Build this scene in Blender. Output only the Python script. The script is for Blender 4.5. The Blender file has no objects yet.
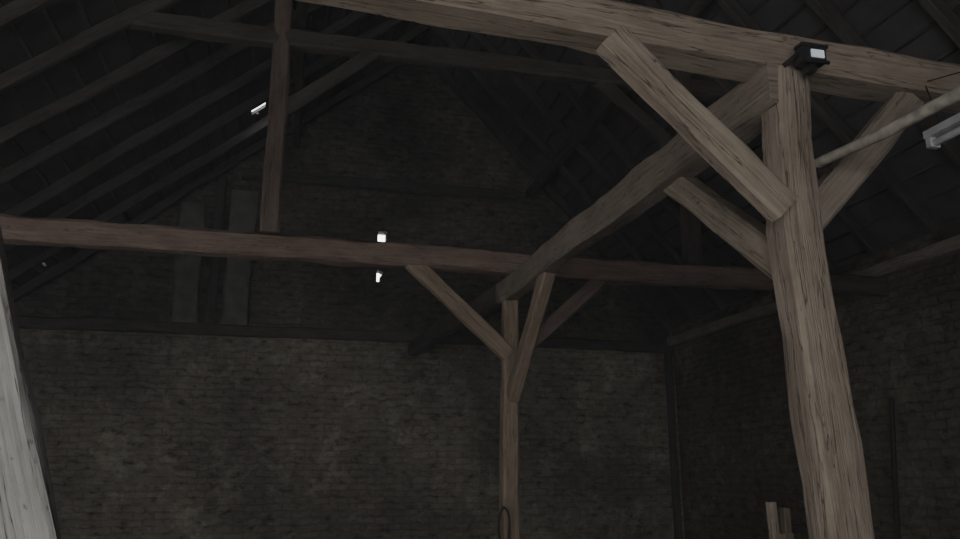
import bpy, bmesh, math, random
from mathutils import Vector, noise

# ------------------------------------------------------------------ materials
def new_mat(name):
    m = bpy.data.materials.new(name); m.use_nodes = True
    nt = m.node_tree
    return m, nt, nt.nodes['Principled BSDF']

def N(nt, t, **kw):
    n = nt.nodes.new(t)
    for k, v in kw.items():
        setattr(n, k, v)
    return n

def ramp(nt, stops):
    r = nt.nodes.new('ShaderNodeValToRGB')
    e = r.color_ramp.elements
    e[0].position, e[0].color = stops[0][0], (*stops[0][1], 1)
    e[1].position, e[1].color = stops[-1][0], (*stops[-1][1], 1)
    for p, c in stops[1:-1]:
        x = e.new(p); x.color = (*c, 1)
    return r

def wood(name, mid, crack=0.6, bump=0.5, contrast=0.28):
    """weathered hewn timber; grain follows the UV u axis (metres along the timber)"""
    dark = tuple(c*(1-contrast) for c in mid); light = tuple(c*(1+contrast) for c in mid)
    m, nt, b = new_mat(name); L = nt.links
    uv = N(nt, 'ShaderNodeUVMap')
    def nz(scale, detail, dist=0.0, rough=0.6):
        mp = N(nt, 'ShaderNodeMapping'); mp.inputs['Scale'].default_value = (*scale, 1)
        L.new(uv.outputs['UV'], mp.inputs['Vector'])
        n = N(nt, 'ShaderNodeTexNoise'); n.inputs['Scale'].default_value = 1.0
        n.inputs['Detail'].default_value = detail; n.inputs['Roughness'].default_value = rough
        n.inputs['Distortion'].default_value = dist
        L.new(mp.outputs[0], n.inputs['Vector'])
        return n
    def mul(a, c):
        x = N(nt, 'ShaderNodeMixRGB', blend_type='MULTIPLY'); x.inputs[0].default_value = 1
        L.new(a, x.inputs[1]); L.new(c, x.inputs[2]); return x.outputs[0]
    n1 = nz((1.6, 60), 8, 0.15, 0.7)
    r = ramp(nt, [(0.28, dark), (0.5, mid), (0.74, light)]); L.new(n1.outputs['Fac'], r.inputs[0])
    n2 = nz((2.4, 6), 6, 0, 0.65)
    r2 = ramp(nt, [(0.30, (0.66, 0.62, 0.58)), (0.52, (0.98, 0.97, 0.95)), (0.68, (1.16, 1.15, 1.14))]); L.new(n2.outputs['Fac'], r2.inputs[0])
    n3 = nz((0.7, 13), 4, 0.5)
    g = 1-crack
    r3 = ramp(nt, [(0.490, (1, 1, 1)), (0.5, (g, g, g)), (0.510, (1, 1, 1))]); L.new(n3.outputs['Fac'], r3.inputs[0])
    n4 = nz((14, 26), 3)
    r4 = ramp(nt, [(0.27, (0.55, 0.5, 0.46)), (0.36, (1, 1, 1))]); L.new(n4.outputs['Fac'], r4.inputs[0])
    c = mul(mul(mul(r.outputs[0], r2.outputs[0]), r3.outputs[0]), r4.outputs[0])
    L.new(c, b.inputs['Base Color'])
    b.inputs['Roughness'].default_value = 0.9
    b.inputs['Specular IOR Level'].default_value = 0.15
    ad = N(nt, 'ShaderNodeMath', operation='MULTIPLY')
    L.new(n1.outputs['Fac'], ad.inputs[0]); L.new(r3.outputs[0], ad.inputs[1])
    a2 = N(nt, 'ShaderNodeMath', operation='ADD')
    L.new(ad.outputs[0], a2.inputs[0]); L.new(n2.outputs['Fac'], a2.inputs[1])
    bp = N(nt, 'ShaderNodeBump'); bp.inputs['Strength'].default_value = bump; bp.inputs['Distance'].default_value = 0.02
    L.new(a2.outputs[0], bp.inputs['Height']); L.new(bp.outputs[0], b.inputs['Normal'])
    return m

def brick(name, axis, tint=(1, 1, 1)):
    """old, partly lime-washed and worn brickwork: courses fade in and out"""
    m, nt, b = new_mat(name); L = nt.links
    geo = N(nt, 'ShaderNodeNewGeometry')
    sx = N(nt, 'ShaderNodeSeparateXYZ'); L.new(geo.outputs['Position'], sx.inputs[0])
    cb = N(nt, 'ShaderNodeCombineXYZ')
    L.new(sx.outputs[axis], cb.inputs[0]); L.new(sx.outputs[2], cb.inputs[1])
    def tex(scale, detail, rough, vec):
        n = N(nt, 'ShaderNodeTexNoise'); n.inputs['Scale'].default_value = scale
        n.inputs['Detail'].default_value = detail; n.inputs['Roughness'].default_value = rough
        L.new(vec, n.inputs['Vector']); return n
    nw = tex(3.6, 8, 0.7, cb.outputs[0])
    sc = N(nt, 'ShaderNodeVectorMath', operation='SCALE'); sc.inputs['Scale'].default_value = 0.17
    L.new(nw.outputs['Color'], sc.inputs[0])
    av = N(nt, 'ShaderNodeVectorMath', operation='ADD')
    L.new(cb.outputs[0], av.inputs[0]); L.new(sc.outputs[0], av.inputs[1])
    bt = N(nt, 'ShaderNodeTexBrick')
    bt.inputs['Scale'].default_value = 1.0
    bt.inputs['Brick Width'].default_value = 0.31; bt.inputs['Row Height'].default_value = 0.11
    bt.inputs['Mortar Size'].default_value = 0.02; bt.inputs['Mortar Smooth'].default_value = 1.0
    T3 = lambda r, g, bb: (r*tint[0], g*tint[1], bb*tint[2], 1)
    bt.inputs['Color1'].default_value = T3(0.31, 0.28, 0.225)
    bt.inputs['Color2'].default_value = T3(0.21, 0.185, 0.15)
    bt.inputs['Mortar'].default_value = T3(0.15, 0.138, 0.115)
    L.new(av.outputs[0], bt.inputs['Vector'])
    # worn smears where the coursing disappears
    n6 = tex(1.0, 6, 0.7, cb.outputs[0])
    r6 = ramp(nt, [(0.38, (0.15,)*3), (0.6, (0.8,)*3)]); L.new(n6.outputs['Fac'], r6.inputs[0])
    m0 = N(nt, 'ShaderNodeMixRGB'); L.new(r6.outputs[0], m0.inputs[0])
    L.new(bt.outputs['Color'], m0.inputs[1]); m0.inputs[2].default_value = T3(0.245, 0.225, 0.185)
    # flaky lime patches
    n1 = tex(1.7, 12, 0.8, av.outputs[0])
    r1 = ramp(nt, [(0.53, (0, 0, 0)), (0.58, (0.75,)*3)]); L.new(n1.outputs['Fac'], r1.inputs[0])
    mx = N(nt, 'ShaderNodeMixRGB'); L.new(r1.outputs[0], mx.inputs[0])
    L.new(m0.outputs[0], mx.inputs[1]); mx.inputs[2].default_value = T3(0.385, 0.36, 0.30)
    mp4 = N(nt, 'ShaderNodeMapping'); mp4.inputs['Scale'].default_value = (4.6, 8.6, 1)
    L.new(av.outputs[0], mp4.inputs['Vector'])
    n2 = tex(1.0, 7, 0.7, mp4.outputs[0])
    r2 = ramp(nt, [(0.34, (0.32, 0.31, 0.31)), (0.44, (0.85,)*3), (0.66, (1.25,)*3)])
    L.new(n2.outputs['Fac'], r2.inputs[0])
    m2 = N(nt, 'ShaderNodeMixRGB', blend_type='MULTIPLY'); m2.inputs[0].default_value = 1
    L.new(mx.outputs[0], m2.inputs[1]); L.new(r2.outputs[0], m2.inputs[2])
    n5 = tex(0.38, 3, 0.5, cb.outputs[0])
    r5 = ramp(nt, [(0.38, (0.6, 0.59, 0.59)), (0.6, (1.12, 1.12, 1.1))]); L.new(n5.outputs['Fac'], r5.inputs[0])
    m3 = N(nt, 'ShaderNodeMixRGB', blend_type='MULTIPLY'); m3.inputs[0].default_value = 1
    L.new(m2.outputs[0], m3.inputs[1]); L.new(r5.outputs[0], m3.inputs[2])
    L.new(m3.outputs[0], b.inputs['Base Color'])
    b.inputs['Roughness'].default_value = 0.95
    b.inputs['Specular IOR Level'].default_value = 0.1
    sub = N(nt, 'ShaderNodeMath', operation='SUBTRACT')
    L.new(n2.outputs['Fac'], sub.inputs[0])
    ms = N(nt, 'ShaderNodeMath', operation='MULTIPLY'); ms.inputs[1].default_value = 0.35
    L.new(bt.outputs['Fac'], ms.inputs[0]); L.new(ms.outputs[0], sub.inputs[1])
    bp = N(nt, 'ShaderNodeBump'); bp.inputs['Strength'].default_value = 0.8; bp.inputs['Distance'].default_value = 0.03
    L.new(sub.outputs[0], bp.inputs['Height']); L.new(bp.outputs[0], b.inputs['Normal'])
    return m

def noisy(name, c1, c2, scale=5, rough=0.9, bump=0.3, metal=0.0):
    m, nt, b = new_mat(name); L = nt.links
    tc = N(nt, 'ShaderNodeTexCoord')
    n1 = N(nt, 'ShaderNodeTexNoise'); n1.inputs['Scale'].default_value = scale; n1.inputs['Detail'].default_value = 6
    L.new(tc.outputs['Object'], n1.inputs['Vector'])
    r = ramp(nt, [(0.35, c1), (0.65, c2)]); L.new(n1.outputs['Fac'], r.inputs[0])
    L.new(r.outputs[0], b.inputs['Base Color'])
    b.inputs['Roughness'].default_value = rough; b.inputs['Metallic'].default_value = metal
    bp = N(nt, 'ShaderNodeBump'); bp.inputs['Strength'].default_value = bump; bp.inputs['Distance'].default_value = 0.02
    L.new(n1.outputs['Fac'], bp.inputs['Height']); L.new(bp.outputs[0], b.inputs['Normal'])
    return m

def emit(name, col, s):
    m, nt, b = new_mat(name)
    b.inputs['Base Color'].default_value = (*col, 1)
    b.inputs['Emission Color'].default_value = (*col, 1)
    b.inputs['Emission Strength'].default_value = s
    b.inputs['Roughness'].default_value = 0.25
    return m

W_POST = wood('wood_post', (0.355, 0.295, 0.235), 0.75, 0.8)
W_PALE = wood('wood_weathered', (0.31, 0.256, 0.202), 0.7, 0.7)
W_BEAM = wood('wood_weathered_dim', (0.245, 0.205, 0.166), 0.6)
W_GREY = wood('wood_grey', (0.41, 0.40, 0.375), 0.85, 0.7)
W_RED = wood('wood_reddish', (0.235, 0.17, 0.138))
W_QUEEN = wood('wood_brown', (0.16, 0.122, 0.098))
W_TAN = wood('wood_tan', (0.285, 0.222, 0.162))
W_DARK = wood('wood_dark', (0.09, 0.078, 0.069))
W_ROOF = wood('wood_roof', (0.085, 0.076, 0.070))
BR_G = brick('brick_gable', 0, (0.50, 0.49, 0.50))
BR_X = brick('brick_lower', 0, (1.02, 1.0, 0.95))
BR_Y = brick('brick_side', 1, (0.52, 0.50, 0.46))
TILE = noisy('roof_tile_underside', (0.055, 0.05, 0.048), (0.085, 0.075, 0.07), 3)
EARTH = noisy('packed_earth', (0.16, 0.14, 0.115), (0.28, 0.25, 0.21), 2.5)
IRON = noisy('rusty_iron', (0.02, 0.016, 0.013), (0.05, 0.035, 0.028), 30, 0.7, 0.3, 0.4)
PALEPIPE = noisy('pole_bark_grey', (0.20, 0.182, 0.15), (0.42, 0.385, 0.32), 14, 0.95)
BLACKP = noisy('black_housing', (0.015, 0.015, 0.016), (0.03, 0.03, 0.032), 20, 0.4, 0.05)
WHITEP = noisy('white_enamel', (0.40, 0.41, 0.41), (0.60, 0.61, 0.61), 8, 0.4, 0.03)
GLASS = emit('lamp_glass_reflection', (0.75, 0.82, 0.85), 0.25)  # floodlight is off; weak emission stands in for reflected daylight
LIME = noisy('lime_render', (0.10, 0.094, 0.085), (0.18, 0.17, 0.15), 4)

# ------------------------------------------------------------------ timber builder
class Builder:
    def __init__(self): self.v, self.f, self.uv = [], [], []
    def timber(self, p0, p1, w, h, seed=0, rough=0.008, taper=1.0, step=0.16, bev=0.14, bow=0.0, off=None):
        p0, p1 = Vector(p0), Vector(p1); d = (p1-p0); Ln = d.length; d.normalize()
        ref = Vector((0, 1, 0)) if abs(d.z) > 0.9 else Vector((0, 0, 1))
        s = d.cross(ref).normalized(); u = s.cross(d).normalized()
        n = max(2, int(Ln/step)+1)
        b = bev*min(w, h)
        hw, hh = w/2, h/2
        prof = [(-hw+b, -hh), (0, -hh), (hw-b, -hh), (hw, -hh+b), (hw, 0), (hw, hh-b),
                (hw-b, hh), (0, hh), (-hw+b, hh), (-hw, hh-b), (-hw, 0), (-hw, -hh+b)]
        per = [0]
        for i in range(12):
            a, c = prof[i], prof[(i+1) % 12]
            per.append(per[-1]+math.hypot(a[0]-c[0], a[1]-c[1]))
        base = len(self.v); so = seed*7.31
        for i in range(n):
            t = i/(n-1); k = 1+(taper-1)*t
            c = p0+d*Ln*t
            if off: c = c+Vector(off(t))
            o1 = noise.noise(Vector((so, t*Ln*0.5, 3)))*rough*2.5
            o2 = noise.noise(Vector((so+9, t*Ln*0.5, 7)))*rough*2.5 + bow*math.sin(math.pi*t)
            for j, (a, e) in enumerate(prof):
                q = noise.noise(Vector((so+a*9, e*9+2, t*Ln*2.2)))*rough*1.6 + noise.noise(Vector((so+a*20, e*20+5, t*Ln*6)))*rough*.6
                r = 1+q/max(0.03, math.hypot(a, e))
                self.v.append(c+s*(a*k*r+o1)+u*(e*k*r+o2))
        for i in range(n-1):
            for j in range(12):
                j2 = (j+1) % 12
                self.f.append((base+i*12+j, base+i*12+j2, base+(i+1)*12+j2, base+(i+1)*12+j))
                u0, u1 = i/(n-1)*Ln+seed*3.7, (i+1)/(n-1)*Ln+seed*3.7
                v0, v1 = per[j]+seed*1.9, per[j+1]+seed*1.9
                self.uv.append(((u0, v0), (u0, v1), (u1, v1), (u1, v0)))
        for i, rev in ((0, True), (n-1, False)):
            idx = list(range(12))
            if rev: idx.reverse()
            self.f.append(tuple(base+i*12+j for j in idx))
            self.uv.append(tuple((prof[j][0]*0.3+seed, prof[j][1]) for j in idx))
        return self
    def box(self, lo, hi):
        x0, y0, z0 = lo; x1, y1, z1 = hi; b = len(self.v)
        self.v += [Vector(p) for p in ((x0,y0,z0),(x1,y0,z0),(x1,y1,z0),(x0,y1,z0),(x0,y0,z1),(x1,y0,z1),(x1,y1,z1),(x0,y1,z1))]
        for q in ((0,3,2,1),(4,5,6,7),(0,1,5,4),(1,2,6,5),(2,3,7,6),(3,0,4,7)):
            self.f.append(tuple(b+i for i in q)); self.uv.append(((0,0),(1,0),(1,.2),(0,.2)))
        return self
    def tube(self, pts, r, n=10, cap=True, r1=None):
        pts = [Vector(p) for p in pts]; b = len(self.v); m = len(pts)
        if r1 is None: r1 = r
        up = Vector((0, 0, 1))
        for i, p in enumerate(pts):
            t = (pts[min(i+1, m-1)]-pts[max(i-1, 0)]).normalized()
            rf = up if abs(t.z) < 0.95 else Vector((0, 1, 0))
            s = t.cross(rf).normalized(); u = s.cross(t)
            rr = r+(r1-r)*i/(m-1)
            for j in range(n):
                a = 2*math.pi*j/n
                self.v.append(p+s*math.cos(a)*rr+u*math.sin(a)*rr)
        for i in range(m-1):
            for j in range(n):
                j2 = (j+1) % n
                self.f.append((b+i*n+j, b+i*n+j2, b+(i+1)*n+j2, b+(i+1)*n+j))
                self.uv.append(((i, j/n), (i, (j+1)/n), (i+1, (j+1)/n), (i+1, j/n)))
        if cap:
            self.f.append(tuple(b+j for j in reversed(range(n)))); self.uv.append(tuple((0, 0) for _ in range(n)))
            self.f.append(tuple(b+(m-1)*n+j for j in range(n))); self.uv.append(tuple((0, 0) for _ in range(n)))
        return self
    def obj(self, name, mat, parent=None, smooth=True, keep=False):
        lo = Vector([min(v[i] for v in self.v) for i in range(3)])
        hi = Vector([max(v[i] for v in self.v) for i in range(3)])
        c = Vector((0, 0, 0)) if keep else (lo+hi)/2
        me = bpy.data.meshes.new(name)
        me.from_pydata([v-c for v in self.v], [], self.f)
        uvl = me.uv_layers.new(name='UVMap')
        flat = [x for f in self.uv for x in f]
        for i, x in enumerate(flat): uvl.data[i].uv = x
        me.materials.append(mat); me.update()
        if smooth:
            me.shade_smooth(); me.set_sharp_from_angle(angle=math.radians(32))
        o = bpy.data.objects.new(name, me); o.location = c
        bpy.context.scene.collection.objects.link(o)
        if parent:
            o.parent = parent
            o.location = c-parent.location
        return o

def empty(name, loc):
    e = bpy.data.objects.new(name, None); e.location = loc
    bpy.context.scene.collection.objects.link(e); return e

def T(name, mat, *a, **k): return Builder().timber(*a, **k).obj(name, mat)

def cut(o, boxes):
    cs = []
    for bx in boxes:
        c = Builder().box(bx[0], bx[1]).obj('cutter', TILE, smooth=False); cs.append(c)
        md = o.modifiers.new('b', 'BOOLEAN'); md.operation = 'DIFFERENCE'; md.object = c; md.solver = 'EXACT'
    bpy.context.view_layer.update()
    dg = bpy.context.evaluated_depsgraph_get()
    me = bpy.data.meshes.new_from_object(o.evaluated_get(dg))
    o.modifiers.clear(); o.data = me
    for c in cs: bpy.data.objects.remove(c)

# ------------------------------------------------------------------ shell
XL, XR, YB, YF = -5.5, 7.4, 14.5, -4.2
RX, RZ = 2.25, 9.9
ZL, ZR = 3.6, 4.4
def roofz(x):
    return RZ-(RX-x)*(RZ-ZL)/(RX-XL) if x < RX else RZ-(x-RX)*(RZ-ZR)/(XR-RX)

def prism(name, pts, y0, y1, mat):
    b = Builder(); n = len(pts)
    b.v = [Vector((x, y0, z)) for x, z in pts]+[Vector((x, y1, z)) for x, z in pts]
    b.f = [tuple(range(n)), tuple(reversed(range(n, 2*n)))]
    b.f += [((i+1) % n, i, i+n, (i+1) % n+n) for i in range(n)]
    b.uv = [tuple((0, 0) for _ in f) for f in b.f]
    return b.obj(name, mat, smooth=False, keep=True)

gp = [(XL, 0), (XR, 0), (XR, ZR+.04), (RX, RZ+.04), (XL, ZL+.04)]
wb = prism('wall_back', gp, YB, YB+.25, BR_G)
cut(wb, [((1.53, YB-.3, 5.86), (1.69, YB+.6, 6.06)), ((1.53, YB-.3, 5.08), (1.60, YB+.6, 5.30)),
         ((1.60, YB-.3, 5.20), (1.64, YB+.6, 5.28))])
wf = prism('wall_front', gp, YF-.25, YF, BR_X)
DX0, DX1, DZ = -4.4, 0.8, 3.4
cut(wf, [((DX0, YF-.5, -.2), (DX1, YF+.3, DZ))])
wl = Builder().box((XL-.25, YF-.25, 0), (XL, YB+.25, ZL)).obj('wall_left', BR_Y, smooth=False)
WY0, WY1, WZ0, WZ1 = 3.9, 6.1, .9, 2.7  # unseen opening, added to let side light onto the timbers
cut(wl, [((XL-.6, WY0, WZ0), (XL+.3, WY1, WZ1))])
Builder().box((XR, YF-.25, 0), (XR+.25, YB+.25, ZR)).obj('wall_right', BR_Y, smooth=False)
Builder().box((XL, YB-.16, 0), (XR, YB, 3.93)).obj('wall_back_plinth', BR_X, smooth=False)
Builder().box((XL-.25, YF-.25, -.15), (XR+.25, YB+.25, 0)).obj('floor', EARTH, smooth=False)
b = Builder()
b.timber((DX0+.06, YF-.1, 0), (DX0+.06, YF-.1, DZ), .12, .2, seed=70).timber((DX1-.06, YF-.1, 0), (DX1-.06, YF-.1, DZ), .12, .2, seed=71)
b.timber((DX0, YF-.1, DZ-.06), (DX1, YF-.1, DZ-.06), .2, .12, seed=72).obj('door_1', W_DARK)
b = Builder(); xm = XL-.12
b.timber((xm, WY0+.04, WZ0), (xm, WY0+.04, WZ1), .1, .08, seed=73).timber((xm, WY1-.04, WZ0), (xm, WY1-.04, WZ1), .1, .08, seed=74)
b.timber((xm, WY0, WZ1-.04), (xm, WY1, WZ1-.04), .1, .08, seed=75).timber((xm, WY0, WZ0+.04), (xm, WY1, WZ0+.04), .1, .08, seed=76)
b.timber((xm, WY0/2+WY1/2, WZ0), (xm, WY0/2+WY1/2, WZ1), .06, .05, seed=77).obj('added_window_1', W_DARK)  # frame of the added, out-of-view side opening

def roof_slab(name, xe, ze):
    b = Builder()
    d = Vector((xe-RX, 0, ze-RZ)).normalized(); nrm = Vector((-d.z, 0, d.x))
    if nrm.z < 0: nrm = -nrm
    a = Vector((RX, 0, RZ))-d*0.16; e = Vector((xe, 0, ze))+d*0.45
    c = [a+nrm*.035, e+nrm*.035, e+nrm*.085, a+nrm*.085]
    b.v = [Vector((p.x, YF-.4, p.z)) for p in c]+[Vector((p.x, YB+.4, p.z)) for p in c]
    b.f = [(0, 1, 2, 3), (7, 6, 5, 4), (1, 0, 4, 5), (2, 1, 5, 6), (3, 2, 6, 7), (0, 3, 7, 4)]
    b.uv = [tuple((0, 0) for _ in f) for f in b.f]
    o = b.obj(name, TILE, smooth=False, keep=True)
    bm = bmesh.new(); bm.from_mesh(o.data); bmesh.ops.recalc_face_normals(bm, faces=bm.faces); bm.to_mesh(o.data); bm.free()
    return o
rl = roof_slab('roof_tiles', XL, ZL)
rr = roof_slab('roof_tiles', XR, ZR)
hz = roofz(-.71)
RH = [((-.82, 12.45, hz-.4), (-.60, 12.92, hz+.5)), ((-3.95, 13.8, 4.6), (-3.92, 14.0, 5.3))]
cut(rl, RH)
for o in (wb, wf, wl):
    bm = bmesh.new(); bm.from_mesh(o.data); bmesh.ops.recalc_face_normals(bm, faces=bm.faces); bm.to_mesh(o.data); bm.free()

for xe, ze, nm in ((XL, ZL, 'l'), (XR, ZR, 'r')):
    d = Vector((xe-RX, 0, ze-RZ)); L = d.length; d.normalize()
    nrm = Vector((-d.z, 0, d.x)); nrm = nrm if nrm.z > 0 else -nrm
    b = Builder(); i = 0; y = YF+.3
    while y < YB:
        a = Vector((RX, y, RZ))-nrm*.08; e = a+d*(L-.05)
        b.timber(a+d*.12, e, .11, .15, seed=i+(50 if nm == 'l' else 0), rough=.016, step=.5, bow=random.Random(i).uniform(-.03, .03)); i += 1; y += .95
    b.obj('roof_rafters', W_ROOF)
    b = Builder(); s = .2; i = 0
    while s < L:
        p = Vector((RX, 0, RZ))+d*s+nrm*.014
        b.timber((p.x, YF+.05, p.z), (p.x, YB-.02, p.z), .05, .028, seed=i, rough=.002, step=3); i += 1; s += .33
    o = b.obj('roof_battens', W_ROOF)
    if nm == 'l': cut(o, RH[:1])

# ------------------------------------------------------------------ timber frame
PX, PY = 2.4, 3.25
def lean(t):
    z = t*3.58
    K = [(0, .10), (1.38, .03), (2.75, -.06), (3.2, -.045), (3.6, -.02)]
    for (a, x0), (c, x1) in zip(K, K[1:]):
        if z <= c: return (x0+(x1-x0)*(z-a)/(c-a), 0, 0)
    return (K[-1][1], 0, 0)
T('timber_post', W_POST, (PX+.004, PY, 0), (PX+.004, PY, 3.58), .262, .235, seed=1, rough=.014, taper=.70, bev=.1, off=lean, step=.09)
T('timber_post', W_TAN, (PX, 8.5, 0), (PX-.02, 8.5, 3.60), .19, .19, seed=2, rough=.012, taper=.9)
T('timber_post', W_BEAM, (-2.9, PY, 0), (-2.9, PY, 3.84), .22, .22, seed=15, rough=.012)
T('longitudinal_beam', W_BEAM, (PX-.065, PY-.08, 3.50), (PX, 8.72, 3.64), .19, .25, seed=3, rough=.014)
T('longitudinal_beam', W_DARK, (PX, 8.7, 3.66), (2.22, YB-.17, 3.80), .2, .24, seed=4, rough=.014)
T('main_beam', W_PALE, (-3.1, PY+.02, 3.93), (7.35, PY+.02, 3.475), .23, .20, seed=5, rough=.012)
T('tie_beam', W_RED, (-5.1, 8.5, 3.98), (5.9, 8.5, 3.92), .22, .25, seed=6, rough=.018)
T('tie_beam', W_DARK, (5.9, 8.5, 3.93), (7.38, 8.5, 3.92), .2, .23, seed=16, rough=.018)  # right end of the beam; shade put into its darker colour
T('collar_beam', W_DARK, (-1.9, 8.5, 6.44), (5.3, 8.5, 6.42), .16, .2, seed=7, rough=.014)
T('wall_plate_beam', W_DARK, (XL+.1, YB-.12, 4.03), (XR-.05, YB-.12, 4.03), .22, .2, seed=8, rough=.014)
T('wall_plate_beam', W_BEAM, (XR-.1, YF+.1, 4.12), (XR-.1, YB-.25, 4.12), .18, .16, seed=9, rough=.014)
T('gable_rail', W_DARK, (-1.0, YB-.08, 6.95), (4.2, YB-.08, 6.95), .14, .2, seed=10)
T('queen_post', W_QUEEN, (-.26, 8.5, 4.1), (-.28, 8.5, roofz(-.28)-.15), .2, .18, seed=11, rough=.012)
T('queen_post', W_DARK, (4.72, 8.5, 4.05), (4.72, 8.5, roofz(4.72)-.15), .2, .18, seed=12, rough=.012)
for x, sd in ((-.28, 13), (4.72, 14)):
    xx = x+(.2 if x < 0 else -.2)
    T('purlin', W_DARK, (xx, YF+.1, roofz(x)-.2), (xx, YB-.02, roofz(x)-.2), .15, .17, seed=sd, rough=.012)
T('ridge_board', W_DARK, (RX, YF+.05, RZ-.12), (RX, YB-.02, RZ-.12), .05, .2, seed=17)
B = 'knee_brace'
T(B, W_POST, (1.37, PY-.13, 3.575), (2.205, PY-.12, 2.79), .10, .16, seed=20, rough=.008)
T(B, W_POST, (PX, 4.58, 3.52), (PX-.04, 3.33, 2.60), .12, .17, seed=21, rough=.008)
T(B, W_BEAM, (2.34, PY+.03, 2.68), (3.15, PY+.03, 3.56), .11, .16, seed=22, rough=.008)
T(B, W_TAN, (1.22, 8.46, 3.92), (2.36, 8.46, 2.88), .11, .17, seed=23, rough=.008)
T(B, W_QUEEN, (3.52, 8.5, 3.84), (2.46, 8.5, 2.86), .11, .16, seed=24, rough=.008)
T(B, W_TAN, (PX+.01, 7.10, 3.56), (PX+.01, 8.42, 2.42), .13, .17, seed=25, rough=.008)
T(B, W_DARK, (-.22, 8.5, 5.52), (.8, 8.5, 6.4), .11, .16, seed=26, rough=.008)
T(B, W_DARK, (4.66, 8.5, 5.46), (3.58, 8.5, 6.38), .11, .16, seed=27, rough=.008)
T('leaning_strut', W_GREY, (-.42, PY-.02, 0), (-1.60, PY, 3.80), .22, .12, seed=30, rough=.012)

for x0, x1, zt, sd in ((-1.98, -1.55, 6.3, 1), (-1.15, -.72, 6.6, 2)):
    T('gable_pier', LIME, (x0/2+x1/2, YB-.1, 4.13), (x0/2+x1/2, YB-.1, zt), x1-x0, .2, seed=40+sd, rough=.03)
T('gable_stud', W_DARK, (-1.35, YB-.1, 4.13), (-1.33, YB-.1, roofz(-1.33)-.15), .18, .18, seed=44)

# ------------------------------------------------------------------ small things
b = Builder()
pts = [Vector((2.50+i*.0155, 3.38-i*.2, 3.10-.003*i+.006*math.sin(i*1.7))) for i in range(12)]
b.tube(pts, .024, 12, r1=.034).obj('wooden_pole', PALEPIPE)
b = Builder()
b.tube([(2.44, 3.2, 3.06), (2.56, 3.2, 3.06)], .008).tube([(2.56, 3.2, 3.055), (2.56, 3.2, 3.14)], .008)
b.obj('pole_hook', IRON)

e = empty('fluorescent_light', (3.18, 2.6, 3.3))
b = Builder().box((3.14, 2.0, 3.285), (3.22, 3.2, 3.325))
b.box((3.15, 2.0, 3.235), (3.21, 2.03, 3.285)).box((3.15, 3.17, 3.235), (3.21, 3.2, 3.285))
b.obj('housing', WHITEP, e, smooth=False)
Builder().tube([(3.18, 2.03, 3.258), (3.18, 3.17, 3.258)], .019, 14).obj('tube', WHITEP, e)
Builder().tube([(3.18, 3.12, 3.32), (3.18, 3.18, 3.60)], .003, 6).tube([(3.18, 2.1, 3.32), (3.18, 3.16, 3.60)], .003, 6).obj('wires', IRON, e)

e = empty('floodlight', (2.40, 3.08, 3.56))
b = Builder()
b.box((2.335, 3.02, 3.54), (2.465, 3.075, 3.62)).box((2.345, 3.075, 3.545), (2.455, 3.10, 3.615))
for i in range(5): b.box((2.35+i*.024, 3.10, 3.55), (2.356+i*.024, 3.112, 3.61))
b.box((2.325, 3.01, 3.615), (2.475, 3.07, 3.63)).box((2.325, 3.01, 3.53), (2.475, 3.02, 3.545))
b.box((2.38, 3.04, 3.50), (2.42, 3.09, 3.54))
b.box((2.325, 3.05, 3.57), (2.332, 3.17, 3.595)).box((2.468, 3.05, 3.57), (2.475, 3.17, 3.595))
b.obj('housing', BLACKP, e, smooth=False)
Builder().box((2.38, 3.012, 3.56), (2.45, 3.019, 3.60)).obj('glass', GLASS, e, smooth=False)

b = Builder(); pts = []
for i in range(25):
    a = 2*math.pi*i/24
    pts.append(Vector((2.28+.06*math.sin(a), 8.36, 1.08+.19*math.cos(a)*(1 if math.cos(a) > 0 else 1.1))))
b.tube(pts, .010, 8, cap=False)
b.tube([(2.28, 8.42, 1.28), (2.28, 8.34, 1.275)], .007, 6)
b.obj('iron_hoop', IRON)

b = Builder()
b.timber((2.63, 3.95, 0), (2.59, 3.95, 1.30), .125, .05, seed=60, rough=.006)
b.timber((2.555, 3.95, 1.27), (2.552, 3.95, 1.46), .042, .046, seed=61, rough=.004)
b.timber((2.625, 3.95, 1.27), (2.63, 3.95, 1.43), .040, .046, seed=62, rough=.004)
b.obj('forked_plank', W_PALE)

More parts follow.
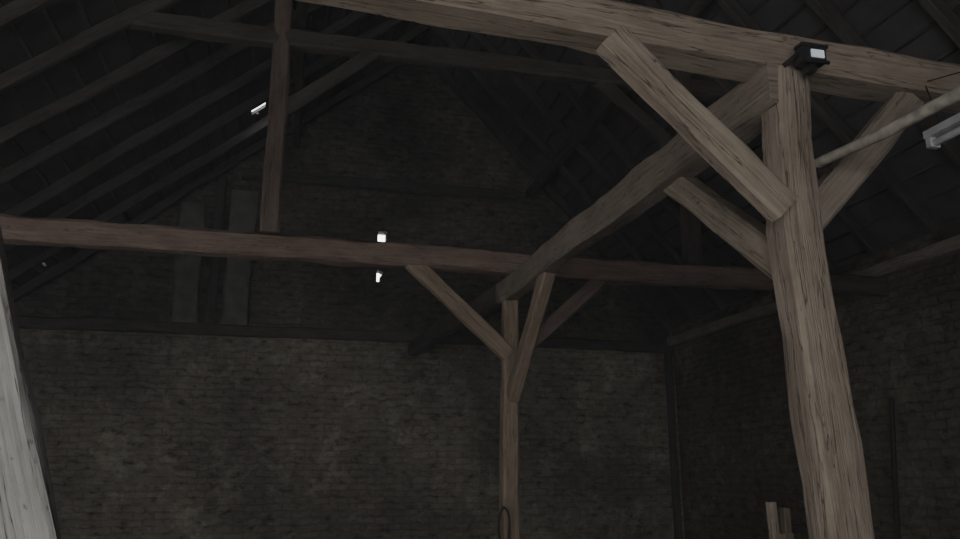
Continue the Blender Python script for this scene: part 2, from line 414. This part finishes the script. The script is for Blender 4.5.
b = Builder()
b.tube([(7.0, 8.45, 0), (7.10, 8.43, 1.2), (7.22, 8.42, 2.5)], .035, 10, r1=.028)
b.obj('leaning_pole', IRON)
T('corner_pipe', W_DARK, (7.2, YB-.3, 0), (7.2, YB-.3, 3.9), .12, .12, seed=63)

# dusty air filling the barn
mv = bpy.data.materials.new('dust_haze'); mv.use_nodes = True
nt = mv.node_tree; nt.nodes.clear()
vs = nt.nodes.new('ShaderNodeVolumeScatter'); vs.inputs['Color'].default_value = (0.95, 0.95, 0.97, 1)
vs.inputs['Density'].default_value = 0.0055
ou = nt.nodes.new('ShaderNodeOutputMaterial'); nt.links.new(vs.outputs[0], ou.inputs['Volume'])
Builder().box((XL+.02, YF+.02, .02), (XR-.02, YB-.02, RZ)).obj('dusty_air', mv, smooth=False)

# ------------------------------------------------------------------ light
w = bpy.data.worlds.new('World'); bpy.context.scene.world = w; w.use_nodes = True
bg = w.node_tree.nodes['Background']
bg.inputs[0].default_value = (0.96, 0.975, 1.0, 1); bg.inputs[1].default_value = 7.0
def portal(name, sx, sy, loc, rot):
    ld = bpy.data.lights.new(name, 'AREA'); ld.shape = 'RECTANGLE'; ld.size = sx; ld.size_y = sy
    ld.cycles.is_portal = True
    lo = bpy.data.objects.new(name, ld); lo.location = loc; lo.rotation_euler = rot
    bpy.context.scene.collection.objects.link(lo)
portal('door_portal', DX1-DX0, DZ, ((DX0+DX1)/2, YF-.26, DZ/2), (math.radians(90), 0, 0))
portal('added_window_portal', WY1-WY0, WZ1-WZ0, (XL-.26, (WY0+WY1)/2, (WZ0+WZ1)/2), (math.radians(90), 0, math.radians(-90)))  # sky light through the added left-wall opening

# ------------------------------------------------------------------ camera
cd = bpy.data.cameras.new('Camera'); cd.lens = 30; cd.sensor_width = 36; cd.clip_start = .05
co = bpy.data.objects.new('Camera', cd); co.location = (0, 0, 1.6)
co.rotation_euler = (math.radians(90+14.4), 0, math.radians(-13.6))
bpy.context.scene.collection.objects.link(co)
bpy.context.scene.camera = co
